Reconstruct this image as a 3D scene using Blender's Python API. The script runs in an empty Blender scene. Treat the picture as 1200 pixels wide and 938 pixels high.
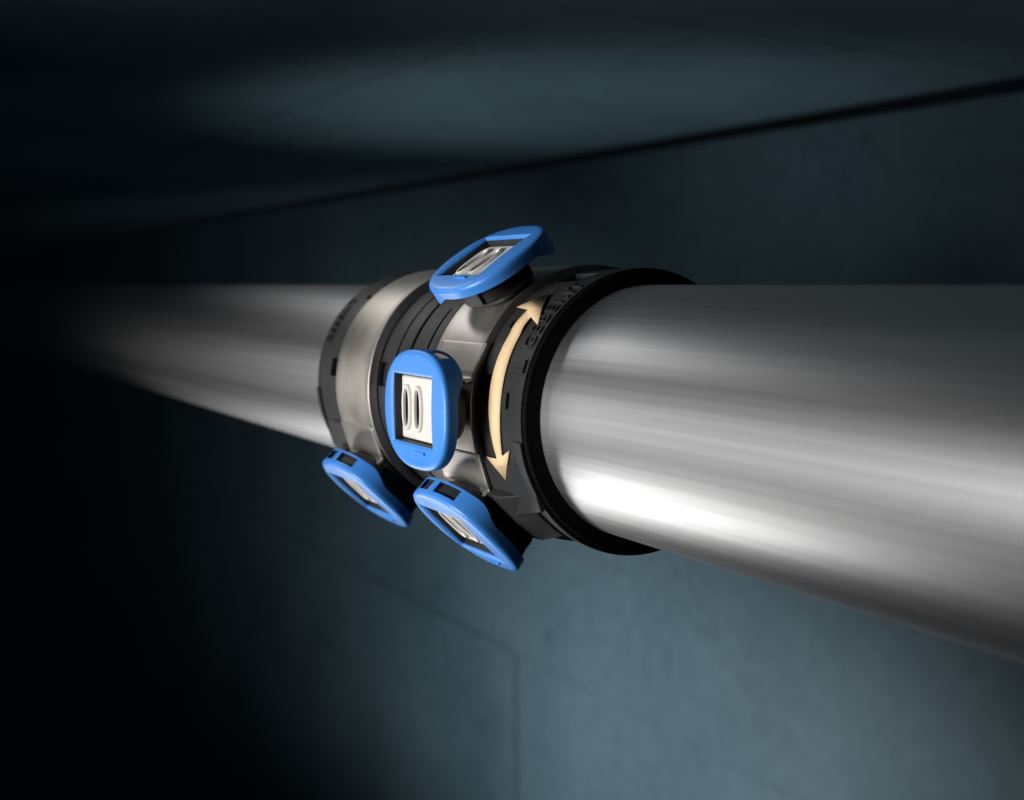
import bpy, bmesh, math
from mathutils import Vector, Matrix

# ------------------------------------------------------------------ scale
# Everything is laid out in pipe radii (x along the pipe, y away from the
# camera, z up, pipe axis on the x axis) and multiplied by S into metres.
S = 0.0375
sc = bpy.context.scene
COL = sc.collection

# ------------------------------------------------------------------ camera
cd = bpy.data.cameras.new('camera')
cam = bpy.data.objects.new('camera', cd)
COL.objects.link(cam)
right = Vector((0.50274494, 0.8644348, 0.0))
fwd = Vector((-0.86044366, 0.50042373, -0.09598335))
up = right.cross(fwd)
m = Matrix((right, up, -fwd)).transposed().to_4x4()
m.translation = Vector((0, -5.635, 1.0)) * S
cam.matrix_world = m
cd.sensor_width = 36.0
cd.lens = 42.0
cd.clip_start = 0.01
cd.clip_end = 100.0
cd.dof.use_dof = True
cd.dof.focus_distance = 9.6 * S
cd.dof.aperture_fstop = 11.5
sc.camera = cam

# ------------------------------------------------------------------ world
w = bpy.data.worlds.new('World')
sc.world = w
w.use_nodes = True
bg = w.node_tree.nodes['Background']
bg.inputs[0].default_value = (0.05, 0.08, 0.11, 1)
bg.inputs[1].default_value = 0.03

sc.view_settings.view_transform = 'Standard'
sc.view_settings.look = 'None'
sc.view_settings.exposure = 0.0
sc.view_settings.gamma = 1.0

# ------------------------------------------------------------------ lamps
def aim(o, loc, target):
    loc = Vector(loc) * S
    target = Vector(target) * S
    o.location = loc
    o.rotation_euler = (target - loc).to_track_quat('-Z', 'Y').to_euler()

def area(name, loc, target, sx, sy, power, color=(1, 1, 1), spread=180):
    l = bpy.data.lights.new(name, 'AREA')
    l.shape = 'RECTANGLE'
    l.size = sx * S
    l.size_y = sy * S
    l.energy = power
    l.color = color
    l.spread = math.radians(spread)
    o = bpy.data.objects.new(name, l)
    COL.objects.link(o)
    aim(o, loc, target)
    return o

def spot(name, loc, target, power, deg, blend, color=(1, 1, 1), radius=1.0):
    l = bpy.data.lights.new(name, 'SPOT')
    l.energy = power
    l.spot_size = math.radians(deg)
    l.spot_blend = blend
    l.color = color
    l.shadow_soft_size = radius * S
    o = bpy.data.objects.new(name, l)
    COL.objects.link(o)
    aim(o, loc, target)
    return o

area('low_strip_lamp', (-19.2, -3.9, -9.0), (-7.2, -0.5, -0.5), 5.0, 7.0, 0.56, (1.0, 0.99, 0.97), 148)
area('high_strip_lamp', (-17.5, -3.2, 6.0), (-8.0, -0.6, 0.5), 3.5, 1.6, 0.15, (1.0, 0.98, 0.96))
area('front_softbox', (-22.0, -10.0, -0.3), (-11.5, 0, 0), 5.0, 6.0, 0.20, (1.0, 0.99, 0.97), 180)
area('camera_fill', (-9.5, -15.0, -0.8), (-8.8, 0, 0), 7.0, 6.0, 0.38, (1.0, 0.99, 0.97), 46)  # added frontal fill that brightens the arrow, collar and lugs
sp = spot('wall_spot', (-39, 2, -21.5), (-49, 24, -16.0), 21.0, 84, 1.0, (0.86, 0.98, 1.0), 2.0)
sp.scale = (3.8, 1.0, 1.0)      # wide flood: the beam is broader than it is tall
sp = spot('ceiling_spot', (-27, 5, -17), (-32, 15.5, 6.5), 9.5, 54, 1.0, (0.86, 0.98, 1.0), 2.0)
sp.scale = (1.25, 1.0, 1.0)

# ------------------------------------------------------------------ helpers
def node_mat(name):
    mt = bpy.data.materials.new(name)
    mt.use_nodes = True
    nt = mt.node_tree
    b = nt.nodes['Principled BSDF']
    return mt, nt, b

def noise(nt, scale3, sc_=1.0, detail=4.0, rough=0.55, coord='Object'):
    tc = nt.nodes.new('ShaderNodeTexCoord')
    mp = nt.nodes.new('ShaderNodeMapping')
    mp.inputs['Scale'].default_value = scale3
    nz = nt.nodes.new('ShaderNodeTexNoise')
    nz.inputs['Scale'].default_value = sc_
    nz.inputs['Detail'].default_value = detail
    nz.inputs['Roughness'].default_value = rough
    nt.links.new(tc.outputs[coord], mp.inputs['Vector'])
    nt.links.new(mp.outputs[0], nz.inputs['Vector'])
    return nz

def ramp(nt, src, stops):
    r = nt.nodes.new('ShaderNodeValToRGB')
    while len(r.color_ramp.elements) < len(stops):
        r.color_ramp.elements.new(0.5)
    for e, (p, c) in zip(r.color_ramp.elements, stops):
        e.position = p
        e.color = c if len(c) == 4 else (*c, 1)
    nt.links.new(src, r.inputs['Fac'])
    return r

def g(v):
    return (v, v, v, 1)

def bump(nt, b, src, strength, dist):
    bp = nt.nodes.new('ShaderNodeBump')
    bp.inputs['Strength'].default_value = strength
    bp.inputs['Distance'].default_value = dist
    nt.links.new(src, bp.inputs['Height'])
    nt.links.new(bp.outputs[0], b.inputs['Normal'])
    return bp

def plastic(name, col, rough, var=0.15, grain=0.0006):
    mt, nt, b = node_mat(name)
    n1 = noise(nt, (1, 1, 1), 140, 3)
    r = ramp(nt, n1.outputs['Fac'], [(0.3, [c * (1 - var) for c in col]), (0.7, [c * (1 + var) for c in col])])
    nt.links.new(r.outputs[0], b.inputs['Base Color'])
    n3 = noise(nt, (1, 1, 1), 60, 4)
    r3 = ramp(nt, n3.outputs['Fac'], [(0.3, g(rough - 0.06)), (0.7, g(rough + 0.08))])
    nt.links.new(r3.outputs[0], b.inputs['Roughness'])
    if name == 'charcoal_plastic': b.inputs['Specular IOR Level'].default_value = 0.35
    if name == 'black_rubber': b.inputs['Specular IOR Level'].default_value = 0.06
    n2 = noise(nt, (1, 1, 1), 2600, 2)
    bump(nt, b, n2.outputs['Fac'], 0.12, grain)
    return mt

# brushed pipe steel: streaks run along the pipe
def pipe_material():
    mt, nt, b = node_mat('brushed_pipe_steel')
    b.inputs['Metallic'].default_value = 1.0
    a = noise(nt, (3.0, 800, 800), 1.0, 6, 0.7)
    c = noise(nt, (0.8, 90, 90), 1.0, 4, 0.6)
    r = ramp(nt, a.outputs['Fac'], [(0.25, (0.44, 0.44, 0.45)), (0.75, (0.66, 0.66, 0.67))])
    r2 = ramp(nt, c.outputs['Fac'], [(0.3, g(0.95)), (0.7, g(1.0))])
    mx = nt.nodes.new('ShaderNodeMix')
    mx.data_type = 'RGBA'
    mx.blend_type = 'MULTIPLY'
    mx.inputs[0].default_value = 1.0
    nt.links.new(r.outputs[0], mx.inputs[6])
    nt.links.new(r2.outputs[0], mx.inputs[7])
    nt.links.new(mx.outputs[2], b.inputs['Base Color'])
    rr = ramp(nt, c.outputs['Fac'], [(0.25, g(0.38)), (0.75, g(0.43))])
    nt.links.new(rr.outputs[0], b.inputs['Roughness'])
    bump(nt, b, a.outputs['Fac'], 0.10, 0.0006)
    return mt

def nickel_material(name, col, rough):
    mt, nt, b = node_mat(name)
    b.inputs['Metallic'].default_value = 1.0
    n1 = noise(nt, (1, 1, 1), 900, 3)
    n2 = noise(nt, (1, 1, 1), 45, 4)
    r = ramp(nt, n2.outputs['Fac'], [(0.3, [c * 0.9 for c in col]), (0.7, [min(1, c * 1.08) for c in col])])
    nt.links.new(r.outputs[0], b.inputs['Base Color'])
    rr = ramp(nt, n2.outputs['Fac'], [(0.3, g(rough - 0.04)), (0.7, g(rough + 0.06))])
    nt.links.new(rr.outputs[0], b.inputs['Roughness'])
    bump(nt, b, n1.outputs['Fac'], 0.10, 0.0003)
    return mt

def concrete_material():
    mt, nt, b = node_mat('blue_grey_concrete')
    big = noise(nt, (1.0, 1.0, 1.0), 2.2, 5, 0.6)
    fine = noise(nt, (1, 1, 1), 38, 5, 0.6)
    r = ramp(nt, big.outputs['Fac'], [(0.30, (0.095, 0.155, 0.195)), (0.5, (0.140, 0.215, 0.262)), (0.7, (0.175, 0.250, 0.300))])
    r2 = ramp(nt, fine.outputs['Fac'], [(0.3, g(0.78)), (0.65, g(1.0))])
    mx = nt.nodes.new('ShaderNodeMix')
    mx.data_type = 'RGBA'
    mx.blend_type = 'MULTIPLY'
    mx.inputs[0].default_value = 1.0
    nt.links.new(r.outputs[0], mx.inputs[6])
    nt.links.new(r2.outputs[0], mx.inputs[7])
    # scattered blow-holes
    vo = nt.nodes.new('ShaderNodeTexVoronoi')
    vo.inputs['Scale'].default_value = 5.5
    tc = nt.nodes.new('ShaderNodeTexCoord')
    nt.links.new(tc.outputs['Object'], vo.inputs['Vector'])
    r3 = ramp(nt, vo.outputs['Distance'], [(0.02, g(0.45)), (0.09, g(1.0))])
    mx2 = nt.nodes.new('ShaderNodeMix')
    mx2.data_type = 'RGBA'
    mx2.blend_type = 'MULTIPLY'
    mx2.inputs[0].default_value = 0.7
    nt.links.new(mx.outputs[2], mx2.inputs[6])
    nt.links.new(r3.outputs[0], mx2.inputs[7])
    nt.links.new(mx2.outputs[2], b.inputs['Base Color'])
    b.inputs['Roughness'].default_value = 0.62
    bump(nt, b, fine.outputs['Fac'], 0.25, 0.004)
    return mt

M = {
    'pipe': pipe_material(),
    'nickel': nickel_material('satin_nickel', (0.62, 0.58, 0.53), 0.42),
    'insert': nickel_material('pale_satin_steel', (0.86, 0.84, 0.79), 0.40),
    'pale': plastic('cream_white_coated_steel', (0.70, 0.67, 0.62), 0.38, 0.05, 0.0003),
    'black': plastic('charcoal_plastic', (0.026, 0.026, 0.027), 0.50),
    'seal': plastic('black_rubber', (0.004, 0.004, 0.004), 0.75),
    'blue': plastic('blue_plastic', (0.050, 0.250, 0.730), 0.36, 0.04, 0.0004),
    'arrow': plastic('sand_coloured_print', (0.88, 0.63, 0.36), 0.6, 0.02, 0.0002),
    'concrete': concrete_material(),
}

def empty(name, loc=(0, 0, 0), label=None, cat=None, group=None):
    o = bpy.data.objects.new(name, None)
    o.empty_display_size = 0.02
    COL.objects.link(o)
    o.location = Vector(loc) * S
    tag(o, label, cat, group)
    return o

def tag(o, label=None, cat=None, group=None, kind=None):
    if label: o['label'] = label
    if cat: o['category'] = cat
    if group: o['group'] = group
    if kind: o['kind'] = kind
    return o

def mesh_obj(name, verts, faces, mat, parent=None, smooth=35, bevel=0.0, solid=0.0, xf=None):
    """verts in pipe radii (world frame, or local frame mapped by xf);
    the object is placed so its parent's location is respected."""
    me = bpy.data.meshes.new(name)
    off = parent_world(parent)
    vs = []
    for v in verts:
        v = Vector(v)
        if xf: v = xf(v)
        vs.append(v * S - off)
    me.from_pydata(vs, [], faces)
    bm = bmesh.new()
    bm.from_mesh(me)
    bmesh.ops.remove_doubles(bm, verts=bm.verts, dist=1e-6)
    bmesh.ops.recalc_face_normals(bm, faces=bm.faces)
    bm.to_mesh(me)
    bm.free()
    for p in me.polygons: p.use_smooth = True
    me.set_sharp_from_angle(angle=math.radians(smooth))
    me.materials.append(M[mat])
    o = bpy.data.objects.new(name, me)
    COL.objects.link(o)
    if parent: o.parent = parent
    if solid:
        md = o.modifiers.new('thick', 'SOLIDIFY')
        md.thickness = solid * S
        md.offset = 0
    if bevel:
        md = o.modifiers.new('bevel', 'BEVEL')
        md.width = bevel * S
        md.segments = 3
        md.limit_method = 'ANGLE'
        md.angle_limit = math.radians(40)
        md.harden_normals = False
    return o

def parent_world(p):
    v = Vector((0, 0, 0))
    while p is not None:
        v = v + p.location
        p = p.parent
    return v

def pol(t, phi, r):
    a = math.radians(phi)
    return (t, -r * math.cos(a), r * math.sin(a))

def lathe(name, prof, mat, parent=None, n=160, closed=True, smooth=35):
    """prof: list of (t, r) revolved about the pipe axis."""
    k = len(prof)
    v = [pol(t, 360.0 * j / n, r) for j in range(n) for t, r in prof]
    f = []
    for j in range(n):
        j2 = (j + 1) % n
        for i in range(k if closed else k - 1):
            i2 = (i + 1) % k
            f.append((j * k + i, j * k + i2, j2 * k + i2, j2 * k + i))
    return mesh_obj(name, v, f, mat, parent, smooth)

def stepped(name, ts, prof, slots, mat, parent, rin=1.004, step=3.0, smooth=40):
    """surface of revolution with box-shaped recesses / raised pads:
    slots = (t0, t1, phi0, phi1, radial offset)."""
    ts = set(ts)
    ph = set(-180 + step * i for i in range(int(360 / step)))
    for a, b, p0, p1, d in slots:
        ts.update((a, b))
        ph.update((p0, p1))
    ts = sorted(ts)
    ph = sorted(ph)
    T, P = len(ts) - 1, len(ph)
    def off(i, j):
        tc = (ts[i] + ts[i + 1]) / 2
        a, b = ph[j], ph[(j + 1) % P]
        if b < a: b += 360
        pc = (a + b) / 2
        d = 0.0
        for s in slots:
            if s[0] < tc < s[1] and (s[2] < pc < s[3]): d = s[4]
        return d
    O = [[off(i, j) for j in range(P)] for i in range(T)]
    vi, vs, fs = {}, [], []
    def V(i, j, d):
        k = (i, j % P, round(d, 5))
        if k not in vi:
            vi[k] = len(vs)
            r = rin if d == 'in' else prof(ts[i]) + d
            vs.append(pol(ts[i], ph[j % P], r))
        return vi[k]
    def VI(i, j):
        k = (i, j % P, 'in')
        if k not in vi:
            vi[k] = len(vs)
            vs.append(pol(ts[i], ph[j % P], rin))
        return vi[k]
    for i in range(T):
        for j in range(P):
            d = O[i][j]
            fs.append((V(i, j, d), V(i + 1, j, d), V(i + 1, j + 1, d), V(i, j + 1, d)))
            e = O[i][(j + 1) % P]
            if e != d:
                fs.append((V(i, j + 1, d), V(i + 1, j + 1, d), V(i + 1, j + 1, e), V(i, j + 1, e)))
            if i + 1 < T and O[i + 1][j] != d:
                e = O[i + 1][j]
                fs.append((V(i + 1, j, d), V(i + 1, j + 1, d), V(i + 1, j + 1, e), V(i + 1, j, e)))
            if i == 0: fs.append((V(0, j, d), V(0, j + 1, d), VI(0, j + 1), VI(0, j)))
            if i == T - 1: fs.append((V(T, j, d), V(T, j + 1, d), VI(T, j + 1), VI(T, j)))
    return mesh_obj(name, vs, fs, mat, parent, smooth)

def interp(pts):
    def f(t):
        if t <= pts[0][0]: return pts[0][1]
        for (a, ra), (b, rb) in zip(pts, pts[1:]):
            if t <= b: return ra + (rb - ra) * (t - a) / (b - a)
        return pts[-1][1]
    return f

# ------------------------------------------------------------------ setting
WY, CZ = 24.0, 6.49

def slab(name, x0, x1, y0, y1, z0, z1, parent, bev):
    v = [(x, y, z) for x in (x0, x1) for y in (y0, y1) for z in (z0, z1)]
    f = [(0, 1, 3, 2), (4, 5, 7, 6), (0, 1, 5, 4), (2, 3, 7, 6), (0, 2, 6, 4), (1, 3, 7, 5)]
    return mesh_obj(name, v, f, 'concrete', parent, 30, bevel=bev)

wall = empty('wall', (-40, WY, -8))
tag(wall, 'blue-grey concrete wall behind the pipe', None, None, 'structure')
G = 0.018
XJ, ZJ = -50.6, -17.4
slab('concrete_panel', -700, 12, WY, WY + 3, ZJ, CZ - 0.08, wall, 0.02)
slab('concrete_panel', -700, XJ - 0.2, WY, WY + 3, -180, ZJ - 0.07, wall, 0.04)
slab('concrete_panel', XJ + 0.2, 12, WY + 0.005, WY + 3, -180, ZJ - 0.012, wall, 0.006)
slab('joint_backing', -700, 12, WY + 2.5, WY + 3.6, -180, CZ - 0.02, wall, 0)

ceiling = empty('ceiling', (-30, 10, CZ))
tag(ceiling, 'blue-grey concrete ceiling slab above the pipe', None, None, 'structure')
k = (CZ - 1) / 1.77
XC, YC = -6.65 * k, -5.635 + (5.635 - 1.38) * k
slab('concrete_panel', -700, 12, -4.0, YC - 0.03, CZ, CZ + 3, ceiling, 0.015)
slab('concrete_panel', -700, XC - 0.03, YC + 0.03, WY - 3.0, CZ, CZ + 3, ceiling, 0.015)
slab('concrete_panel', XC + 0.03, 12, YC + 0.03, WY - 3.0, CZ, CZ + 3, ceiling, 0.015)
slab('joint_backing', -700, 12, -3.5, WY - 3.3, CZ + 0.3, CZ + 2.8, ceiling, 0)

# rounded edge and gap, shaped so the ceiling darkens softly into the crease
prof = [(WY - 3.0, CZ + 3.0), (WY - 3.0, CZ)]
for i in range(13):
    an = math.pi / 2 * i / 12
    prof.append((WY - 2.3 + 2.1 * math.sin(an), CZ + 0.7 * (1 - math.cos(an))))
prof.append((WY - 0.2, CZ + 3.0))
np_ = len(prof)
vs = [(x, y, z) for x in (-700, 12) for y, z in prof]
fs = [(i, (i + 1) % np_, np_ + (i + 1) % np_, np_ + i) for i in range(np_)]
mesh_obj('shade_edge', vs, fs, 'concrete', ceiling, 40)
slab('joint_backing', -700, 12, WY - 0.25, WY + 3.4, CZ + 2.9, CZ + 3.4, ceiling, 0)  # closes the gap added for the dark crease line

# ------------------------------------------------------------------ pipes
def pipe(x0, x1, label):
    prof = [(x0, 0.90), (x0, 0.985), (x0 + 0.015, 1.0)]
    n = 40
    for i in range(1, n): prof.append((x0 + (x1 - x0) * i / n, 1.0))
    prof += [(x1 - 0.015, 1.0), (x1, 0.985), (x1, 0.90)]
    o = lathe('steel_pipe', prof, 'pipe', None, 192)
    tag(o, label, 'pipe', 'pipes joined by the coupling')
    return o
pipe(-9.70, 9.0, 'thick brushed steel pipe running from the coupling to the right edge')
pipe(-690.0, -9.82, 'brushed steel pipe running from the coupling into darkness on the left')

# ------------------------------------------------------------------ coupling
cp = empty('pipe_coupling', (-9.65, 0, 0), 'charcoal pipe press coupling with two satin metal bands around the brushed pipe', 'pipe coupling')

# right hand end collar
prR = interp([(-8.42, 1.095), (-8.30, 1.105), (-8.24, 1.118), (-7.80, 1.128), (-7.615, 1.132)])
stepped('end_collar', [-8.42, -8.30, -8.24, -8.1, -7.95, -7.80, -7.70, -7.615], prR, [
    (-8.24, -7.98, 4.0, 15.5, -0.06),
    (-7.875, -7.81, 3.0, 9.0, 0.026),
    (-8.21, -8.14, 36.0, 39.0, 0.02),
    (-7.72, -7.615, -179.0, -9.0, 0.022),
    (-8.20, -7.86, 66.0, 76.0, -0.05),
    (-8.24, -7.98, 100.0, 112.0, -0.06),
    (-8.24, -7.98, -100.0, -88.0, -0.06),
], 'black', cp)
# left hand end collar
prL = interp([(-11.83, 1.105), (-11.78, 1.128), (-11.6, 1.124), (-11.36, 1.112), (-11.28, 1.10), (-11.15, 1.095)])
stepped('end_collar', [-11.83, -11.78, -11.7, -11.6, -11.48, -11.36, -11.28, -11.15], prL, [
    (-11.46, -11.27, 4.0, 13.5, -0.06),
    (-11.46, -11.27, 50.0, 53.0, -0.05),
    (-11.46, -11.27, 62.0, 65.0, -0.05),
    (-11.83, -11.72, -179.0, -3.0, 0.020),
    (-11.46, -11.27, 100.0, 112.0, -0.06),
], 'black', cp)
# sleeve between the bands
prM = interp([(-10.50, 1.07), (-10.34, 1.07), (-10.30, 1.10), (-9.25, 1.10), (-9.20, 1.07), (-9.05, 1.07)])
stepped('middle_sleeve', [-10.50, -10.34, -10.30, -10.1, -9.9, -9.7, -9.5, -9.25, -9.20, -9.05], prM, [
    (-10.32, -10.12, 3.0, 15.0, -0.05),
    (-10.32, -10.12, -60.0, -30.0, -0.05),
    (-10.02, -9.985, 18.0, 58.0, -0.03),
    (-9.77, -9.71, 2.0, 72.0, -0.03),
    (-9.45, -9.41, 22.0, 46.0, -0.03),
    (-10.02, -9.985, -34.0, -6.0, -0.03),
    (-9.77, -9.71, -44.0, -12.0, -0.03),
    (-9.45, -9.41, 80.0, 110.0, -0.03),
    (-10.02, -9.985, 80.0, 110.0, -0.03),
], 'black', cp)

# rubber seals where the pipes enter
lathe('seal_ring', [(-7.61, 1.002), (-7.61, 1.122), (-7.590, 1.120), (-7.578, 1.110), (-7.565, 1.03), (-7.550, 1.008), (-7.550, 1.002)], 'seal', cp)
lathe('seal_ring', [(-11.80, 1.002), (-11.80, 1.09), (-11.84, 1.095), (-11.86, 1.03), (-11.88, 1.02), (-11.88, 1.002)], 'seal', cp)

# satin metal bands
def band(x0, x1):
    p = [(x0, 1.085), (x0, 1.140), (x0 + 0.012, 1.152), (x0 + 0.05, 1.156)]
    for i in range(1, 8):
        p.append((x0 + 0.05 + (x1 - x0 - 0.10) * i / 8, 1.156 + 0.004 * math.sin(math.pi * i / 8)))
    p += [(x1 - 0.045, 1.157), (x1 - 0.030, 1.161), (x1 - 0.018, 1.170), (x1 - 0.006, 1.172), (x1, 1.166), (x1, 1.085)]
    lathe('clamping_band', p, 'nickel', cp, 200)
band(-11.235, -10.37)
band(-9.16, -8.33)

# embossed lettering
fc = bpy.data.curves.new('letter_curve', 'FONT')
def letters(text, t_base, phi0, r, size, height, stretch):
    x = phi0
    for ch in text:
        if ch == ' ':
            x += math.degrees(size * 0.32 / r)
            continue
        fc.body = ch
        fc.size = 1.0
        fc.extrude = 0.5
        fc.resolution_u = 4
        tmp = bpy.data.objects.new('letter_source', fc)
        COL.objects.link(tmp)
        dg = bpy.context.evaluated_depsgraph_get()
        me = bpy.data.meshes.new_from_object(tmp.evaluated_get(dg))
        bpy.data.objects.remove(tmp)
        xs = [v.co.x for v in me.vertices]
        x0, wdt = min(xs), max(xs) - min(xs)
        vs, fs = [], [tuple(p.vertices) for p in me.polygons]
        for v in me.vertices:
            a = x + math.degrees((v.co.x - x0) * size * stretch / r)
            vs.append(pol(t_base - v.co.y * size, a, r + (v.co.z) * height))
        bpy.data.meshes.remove(me)
        mesh_obj('embossed_letter', vs, fs, 'black', cp, 30)
        x += math.degrees((wdt * stretch + 0.16) * size / r)
letters('L', -7.650, 17.5, 1.130, 0.26, 0.05, 0.95)
letters('GEBERIT', -7.655, 27.5, 1.130, 0.205, 0.034, 0.78)
letters('GEBERIT', -11.60, 21.0, 1.124, 0.16, 0.035, 0.80)
bpy.data.curves.remove(fc)

# double headed arrow printed round the right collar
def arrow():
    # outline of the print as (t, phi) pairs on the collar
    LEFT = [(-8.060, -18.2), (-8.082, -6.0), (-8.098, 8.0), (-8.094, 26.0), (-8.030, 44.5)]
    RIGHT = [(-7.965, -16.5), (-7.925, -5.0), (-7.915, 7.0), (-7.925, 24.0), (-7.905, 40.9)]
    def rad(p):
        return max(1.137, 1.115 / math.cos(math.radians(min(0.0, p + 20))) + 0.0245 if p < -18 else (1.137 if p < 33 else min(1.150, 1.137 + 0.004 * (p - 33))))
    vs, fs = [], []
    def add(t, p): vs.append(pol(t, p, rad(p))); return len(vs) - 1
    def spline(pts, p):
        n = len(pts)
        r = 0.0
        for i in range(n):          # Lagrange through the few outline points
            w_ = pts[i][0]
            for j in range(n):
                if j != i: w_ *= (p - pts[j][1]) / (pts[i][1] - pts[j][1])
            r += w_
        return r
    n = 40
    rows = []
    for i in range(n + 1):
        pl = LEFT[0][1] + (LEFT[-1][1] - LEFT[0][1]) * i / n
        pr = RIGHT[0][1] + (RIGHT[-1][1] - RIGHT[0][1]) * i / n
        rows.append((add(spline(LEFT, pl), pl), add(spline(RIGHT, pr), pr)))
    for x, y in zip(rows, rows[1:]): fs.append((x[0], x[1], y[1], y[0]))
    for row, tip, bl, br in ((rows[-1], (-7.960, 54.0), (-8.230, 45.6), (-7.735, 37.4)), (rows[0], (-8.027, -27.1), (-8.236, -18.3), (-7.822, -13.1))):
        tp, l, r = add(*tip), add(*bl), add(*br)
        ml = add((tip[0] + bl[0]) / 2, (tip[1] + bl[1]) / 2)
        mr = add((tip[0] + br[0]) / 2, (tip[1] + br[1]) / 2)
        fs += [(l, row[0], ml), (row[0], mr, ml), (row[0], row[1], mr), (row[1], r, mr), (ml, mr, tp)]
    o = mesh_obj('swivel_arrow', vs, fs, 'arrow', cp, 60, solid=0.006)
    o['label'] = 'sand-coloured double-headed curved arrow on the right collar'
arrow()

# ------------------------------------------------------------------ swivelling press lugs
A, B, NN = 0.575, 0.490, 2.5
RF = 1.515                       # radius of the front face

def outline(k=1.0, grow=0.0, angles=None):
    pts = []
    for a in angles:
        c, s = math.cos(a), math.sin(a)
        q = (abs(c / (A * k + grow)) ** NN + abs(s / (B * k + grow)) ** NN) ** (-1 / NN)
        pts.append((q * c, q * s))
    return pts

WX0, WX1, WB = -0.405, 0.325, 0.280

def rect_pts(x0, x1, y0, y1, angles, cx=0.0):
    pts = []
    for a in angles:
        c, s = math.cos(a), math.sin(a)
        q = 1e9
        if c > 1e-9: q = min(q, (x1 - cx) / c)
        if c < -1e-9: q = min(q, (x0 - cx) / c)
        if s > 1e-9: q = min(q, y1 / s)
        if s < -1e-9: q = min(q, y0 / s)
        pts.append((cx + q * c, q * s))
    return pts

base_angles = [2 * math.pi * i / 96 for i in range(96)]
corner = [math.atan2(y, x) % (2 * math.pi) for x in (WX0, WX1) for y in (-WB, WB)]
ANG = sorted(set([a for a in base_angles if min(abs(a - c) for c in corner) > 0.02] + corner))

def rings_mesh(rings, cap_last=False, skip=None, closed=True):
    n = len(rings[0])
    vs = [p for r in rings for p in r]
    fs = []
    for i in range(len(rings) - 1):
        for j in range(n):
            j2 = (j + 1) % n
            if skip and skip(i, j): continue
            fs.append((i * n + j, i * n + j2, (i + 1) * n + j2, (i + 1) * n + j))
    if cap_last: fs.append(tuple((len(rings) - 1) * n + j for j in range(n)))
    return vs, fs

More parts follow.
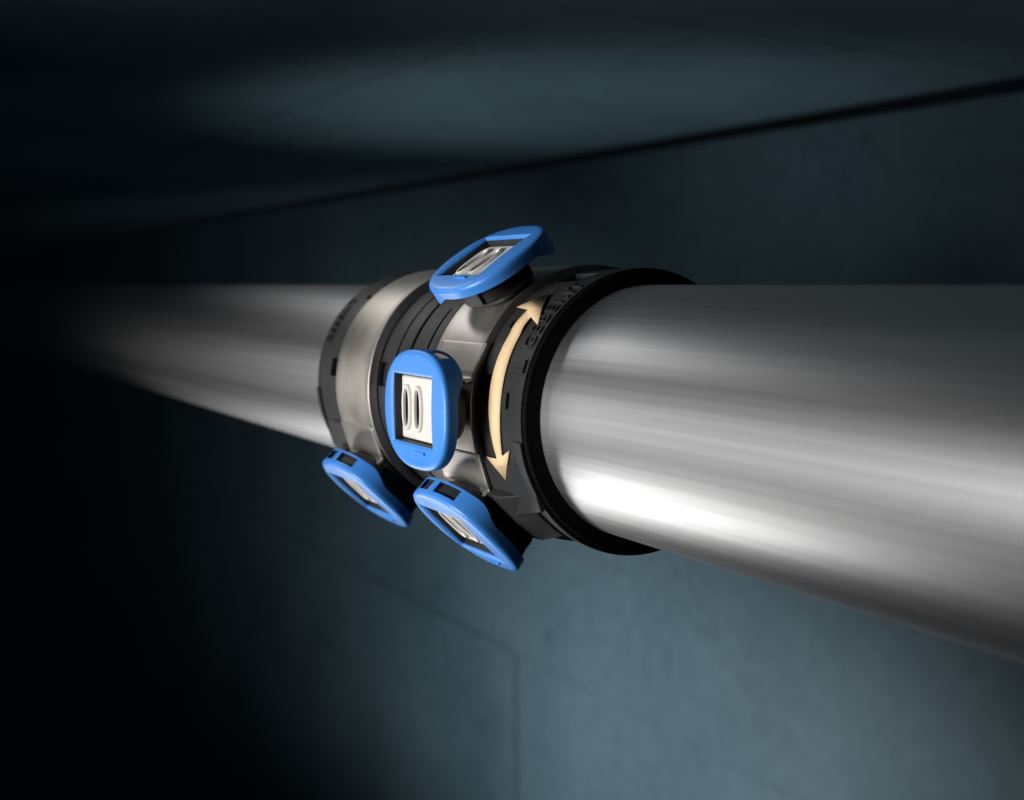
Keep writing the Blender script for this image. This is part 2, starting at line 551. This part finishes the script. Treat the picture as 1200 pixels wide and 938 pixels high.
def lug(t, phi, label, lips=(1, -1), collar=None, slim=1.0, body_mat='black'):
    a = math.radians(phi)
    N = Vector((0, -math.cos(a), math.sin(a)))
    Eb = Vector((0, math.sin(a), math.cos(a)))
    X = Vector((1, 0, 0))
    base = X * t + N * 1.16
    root = empty('press_lug', base, label, 'press lug', 'swivelling press lugs of the coupling')
    def xf(v):                  # (axial, tangential, height above front face)
        return X * (t + v.x) + Eb * v.y + N * (RF + v.z)
    # ---- blue cap: window rim, bowed front, rounded shoulder, side wall
    def front(p):               # the front is slightly bowed towards its ends
        return -0.030 * (p[1] / B) ** 2 - 0.010 * (p[0] / A) ** 2
    rings = []
    win = rect_pts(WX0, WX1, -WB, WB, ANG)
    wout = rect_pts(WX0 - 0.02, WX1 + 0.02, -WB - 0.02, WB + 0.02, ANG)
    def mk(pts, z, bow=1.0): return [(p[0], p[1], z + bow * front(p)) for p in pts]
    rings.append(mk(win, -0.075, 0))
    rings.append(mk(win, -0.018))
    rings.append(mk(wout, 0.0))
    o90 = outline(0.90, 0, ANG)
    rings.append(mk([((p[0] + q[0]) / 2, (p[1] + q[1]) / 2) for p, q in zip(wout, o90)], 0.0))
    rings.append(mk(o90, 0.0))
    rings.append(mk(outline(0.965, 0, ANG), -0.003))
    rings.append(mk(outline(0.988, 0, ANG), -0.012))
    rings.append(mk(outline(1.0, 0, ANG), -0.034))
    out1 = outline(1.0, 0, ANG)
    def depth(p):               # side wall is deep at the upper end, shallow on the open side
        u = min(1.0, max(0.0, (p[1] - 0.10) / 0.22))
        v = min(1.0, max(0.0, (-p[0] - 0.05) / 0.25))
        return 0.125 + 0.085 * max(u * u * (3 - 2 * u), v)
    for fr in (0.42, 0.90, 1.0):
        rings.append([(p[0], p[1], -max(0.075, depth(p) * fr)) for p in outline(1.0 - 0.012 * fr, 0, ANG)])
    rings.append([(p[0], p[1], -depth(p)) for p in outline(0.935, 0, ANG)])
    rings.append([(p[0], p[1], -0.07) for p in outline(0.93, 0, ANG)])
    def skip(i, j):             # two slots through the upper side wall
        if i not in (8, 11): return False
        p, q = out1[j], out1[(j + 1) % len(out1)]
        c = (p[0] + q[0]) / 2
        s = (p[1] + q[1]) / 2
        return s > 0.25 and (-0.26 < c < -0.07 or 0.02 < c < 0.34)
    vs, fs = rings_mesh(rings, skip=skip)
    cap = mesh_obj('cap', vs, fs, 'blue', root, 38, xf=xf)
    # short raised tally mark under the window
    v = [(x, y, z) for x in (0.02, 0.20) for y in (-0.345, -0.328) for z in (-0.03, 0.002)]
    f = [(0, 1, 3, 2), (4, 5, 7, 6), (0, 1, 5, 4), (2, 3, 7, 6), (0, 2, 6, 4), (1, 3, 7, 5)]
    mesh_obj('raised_mark', v, f, 'blue', cap, 30, xf=xf)
    # ---- black window liner and body down to the band
    rings = [[(p[0], p[1], -0.060) for p in rect_pts(WX0 - 0.03, WX1 + 0.03, -WB - 0.03, WB + 0.03, ANG)],
             [(p[0], p[1], -0.040) for p in rect_pts(WX0 + 0.004, WX1 - 0.004, -WB + 0.004, WB - 0.004, ANG)],
             [(p[0], p[1], -0.180) for p in rect_pts(WX0 + 0.012, WX1 - 0.012, -WB + 0.012, WB - 0.012, ANG)]]
    vs, fs = rings_mesh(rings, cap_last=True)
    mesh_obj('window_liner', vs, fs, 'black', root, 30, xf=xf)
    def pinch(pts, z, d):       # recessed panel in the open side of the body
        return [(p[0] - (d if (p[0] > 0.15 and -0.30 < p[1] < 0.27) else 0.0), p[1], z) for p in pts]
    def squash(pts, k_): return [(p[0], p[1] * k_ if p[1] > 0 else p[1], p[2]) for p in pts]
    rings = [pinch(outline(0.925, 0, ANG), -0.06, 0), pinch(outline(0.925, 0, ANG), -0.140, 0),
             pinch(outline(0.925 * slim, 0, ANG), -0.141, 0.09), squash(pinch(outline(0.90 * slim, 0, ANG), -0.215, 0.09), 0.98), squash(pinch(outline(0.90 * slim, 0, ANG), -0.216, 0.09), 0.70),
             squash(pinch(outline(0.90 * slim, 0, ANG), -0.30, 0.09), 0.70), squash(pinch(outline(0.90 * slim, 0, ANG), -0.301, 0.0), 0.70),
             squash(pinch(outline(0.88 * slim, 0, ANG), -0.325, 0.0), 0.66),
             [(p[0] * 0.80, p[1] * 0.66, -0.345) for p in outline(0.9 * slim, 0, ANG)],
             [(p[0] * 0.76, p[1] * 0.60, -0.45) for p in outline(0.9 * slim, 0, ANG)]]
    vs, fs = rings_mesh(rings, cap_last=True)
    body = mesh_obj('body', vs, fs, body_mat, root, 35, xf=xf)
    # ---- pale steel insert with two oval eyes
    ix0, ix1, ib, iz = -0.375, 0.305, 0.262, -0.085
    v = [(x, y, z) for x in (ix0, ix1) for y in (-ib, ib) for z in (-0.15, iz)]
    f = [(0, 1, 3, 2), (4, 5, 7, 6), (0, 1, 5, 4), (2, 3, 7, 6), (0, 2, 6, 4), (1, 3, 7, 5)]
    ins = mesh_obj('insert', v, f, 'pale', root, 30, bevel=0.02, xf=xf)
    for cx in (-0.255, -0.045):
        n = 40
        prof = [(0.082, 0.195, -0.002), (0.078, 0.190, 0.018), (0.066, 0.178, 0.026), (0.050, 0.160, 0.022), (0.042, 0.150, 0.004), (0.040, 0.148, -0.01)]
        rings = []
        for hx, hy, dz in prof:
            rr = []
            for i in range(n):
                an = 2 * math.pi * i / n
                c, s = math.cos(an), math.sin(an)
                # stadium-like oval
                rr.append((cx + hx * (abs(c) ** 0.8) * (1 if c >= 0 else -1), hy * (abs(s) ** 0.8) * (1 if s >= 0 else -1), iz + dz))
            rings.append(rr)
        vs, fs = rings_mesh(rings)
        eye = mesh_obj('oval_eye', vs, fs, 'pale', ins, 45, xf=xf)
        vs = [(p[0], p[1], iz + 0.003) for p in rings[-1]]
        mesh_obj('eye_shade', vs, [tuple(range(n))], 'seal', root, 30, xf=xf)  # flat black face stands in for the shade inside the eye
    # ---- skirts where the band and collar leave the round and run straight out to the lug
    def skirt(x0, x1, path, mat, name, sides, thick, cut=None):
        for s in sides:
            vs, fs = [], []
            mm = 10
            for i, (dp, r) in enumerate(path):
                for j in range(mm + 1):
                    xx = x0 + (x1 - x0) * j / mm
                    d, rr = dp, r
                    if cut:     # slanting free edge
                        u = i / (len(path) - 1)
                        lim = cut(xx)
                        d = path[0][0] + (lim - path[0][0]) * u
                        rr = path[0][1] / math.cos(math.radians(path[0][0] - d))
                    vs.append(pol(xx, phi + s * d, rr))
            for i in range(len(path) - 1):
                for j in range(mm):
                    q = i * (mm + 1) + j
                    fs.append((q, q + 1, q + mm + 2, q + mm + 1))
            mesh_obj(name, vs, fs, mat, root, 60, solid=thick, bevel=0.010)
    if lips:
        path = [(28.0 - 1.5 * i, 1.152 / math.cos(math.radians(1.5 * i))) for i in range(10)]
        path += [(13.2, 1.188), (12.4, 1.196), (11.9, 1.21), (11.6, 1.23), (11.4, 1.265)]
        skirt(t - 0.405, t + 0.385, path, 'nickel', 'flared_lip', lips, 0.030)
    if collar:
        c0, c1, e0, e1 = collar
        path = [(26.0, 1.115)] * 13
        skirt(c0, c1, path, 'black', 'collar_skirt', (1,), 0.04,
              cut=lambda x: e0 + (e1 - e0) * ((x - c0) / (c1 - c0)))
        vs, fs = [], []
        far = c0 if e0 < e1 else c1
        near = c1 if far == c0 else c0
        sg = 1 if near > far else -1
        far += 0.02 * sg
        for xx, rr in ((far, 1.25), (near - 0.47 * sg, 1.24), (near - 0.22 * sg, 1.15)):
            for dp in (-13, -8, 0, 8, 13):
                vs.append(pol(xx, phi + dp, min(rr, rr)))
            for dp in (13, 8, 0, -8, -13):
                vs.append(pol(xx, phi + dp, 1.07))
        for i in range(2):
            for j in range(10):
                fs.append((i * 10 + j, i * 10 + (j + 1) % 10, (i + 1) * 10 + (j + 1) % 10, (i + 1) * 10 + j))
        fs += [tuple(range(10)), tuple(range(20, 30))]
        mesh_obj('collar_foot', vs, fs, 'black', root, 30, bevel=0.01)
    return root

lug(-10.83, -46.2, 'blue press lug on the left metal band, leftmost and seen edge-on', (1, -1), (-11.80, -11.26, 10.0, 2.0))
lug(-8.69, -0.3, 'blue press lug facing the camera with pale steel insert in its window', (1,), slim=0.62, body_mat='nickel')
lug(-8.70, -45.6, 'lowest blue press lug, hanging under the right metal band below the arrow', (1, -1), (-8.32, -7.622, 0.0, 8.0))
lug(-8.70, 56.0, 'topmost blue press lug, standing on top of the right metal band', (), slim=0.72)
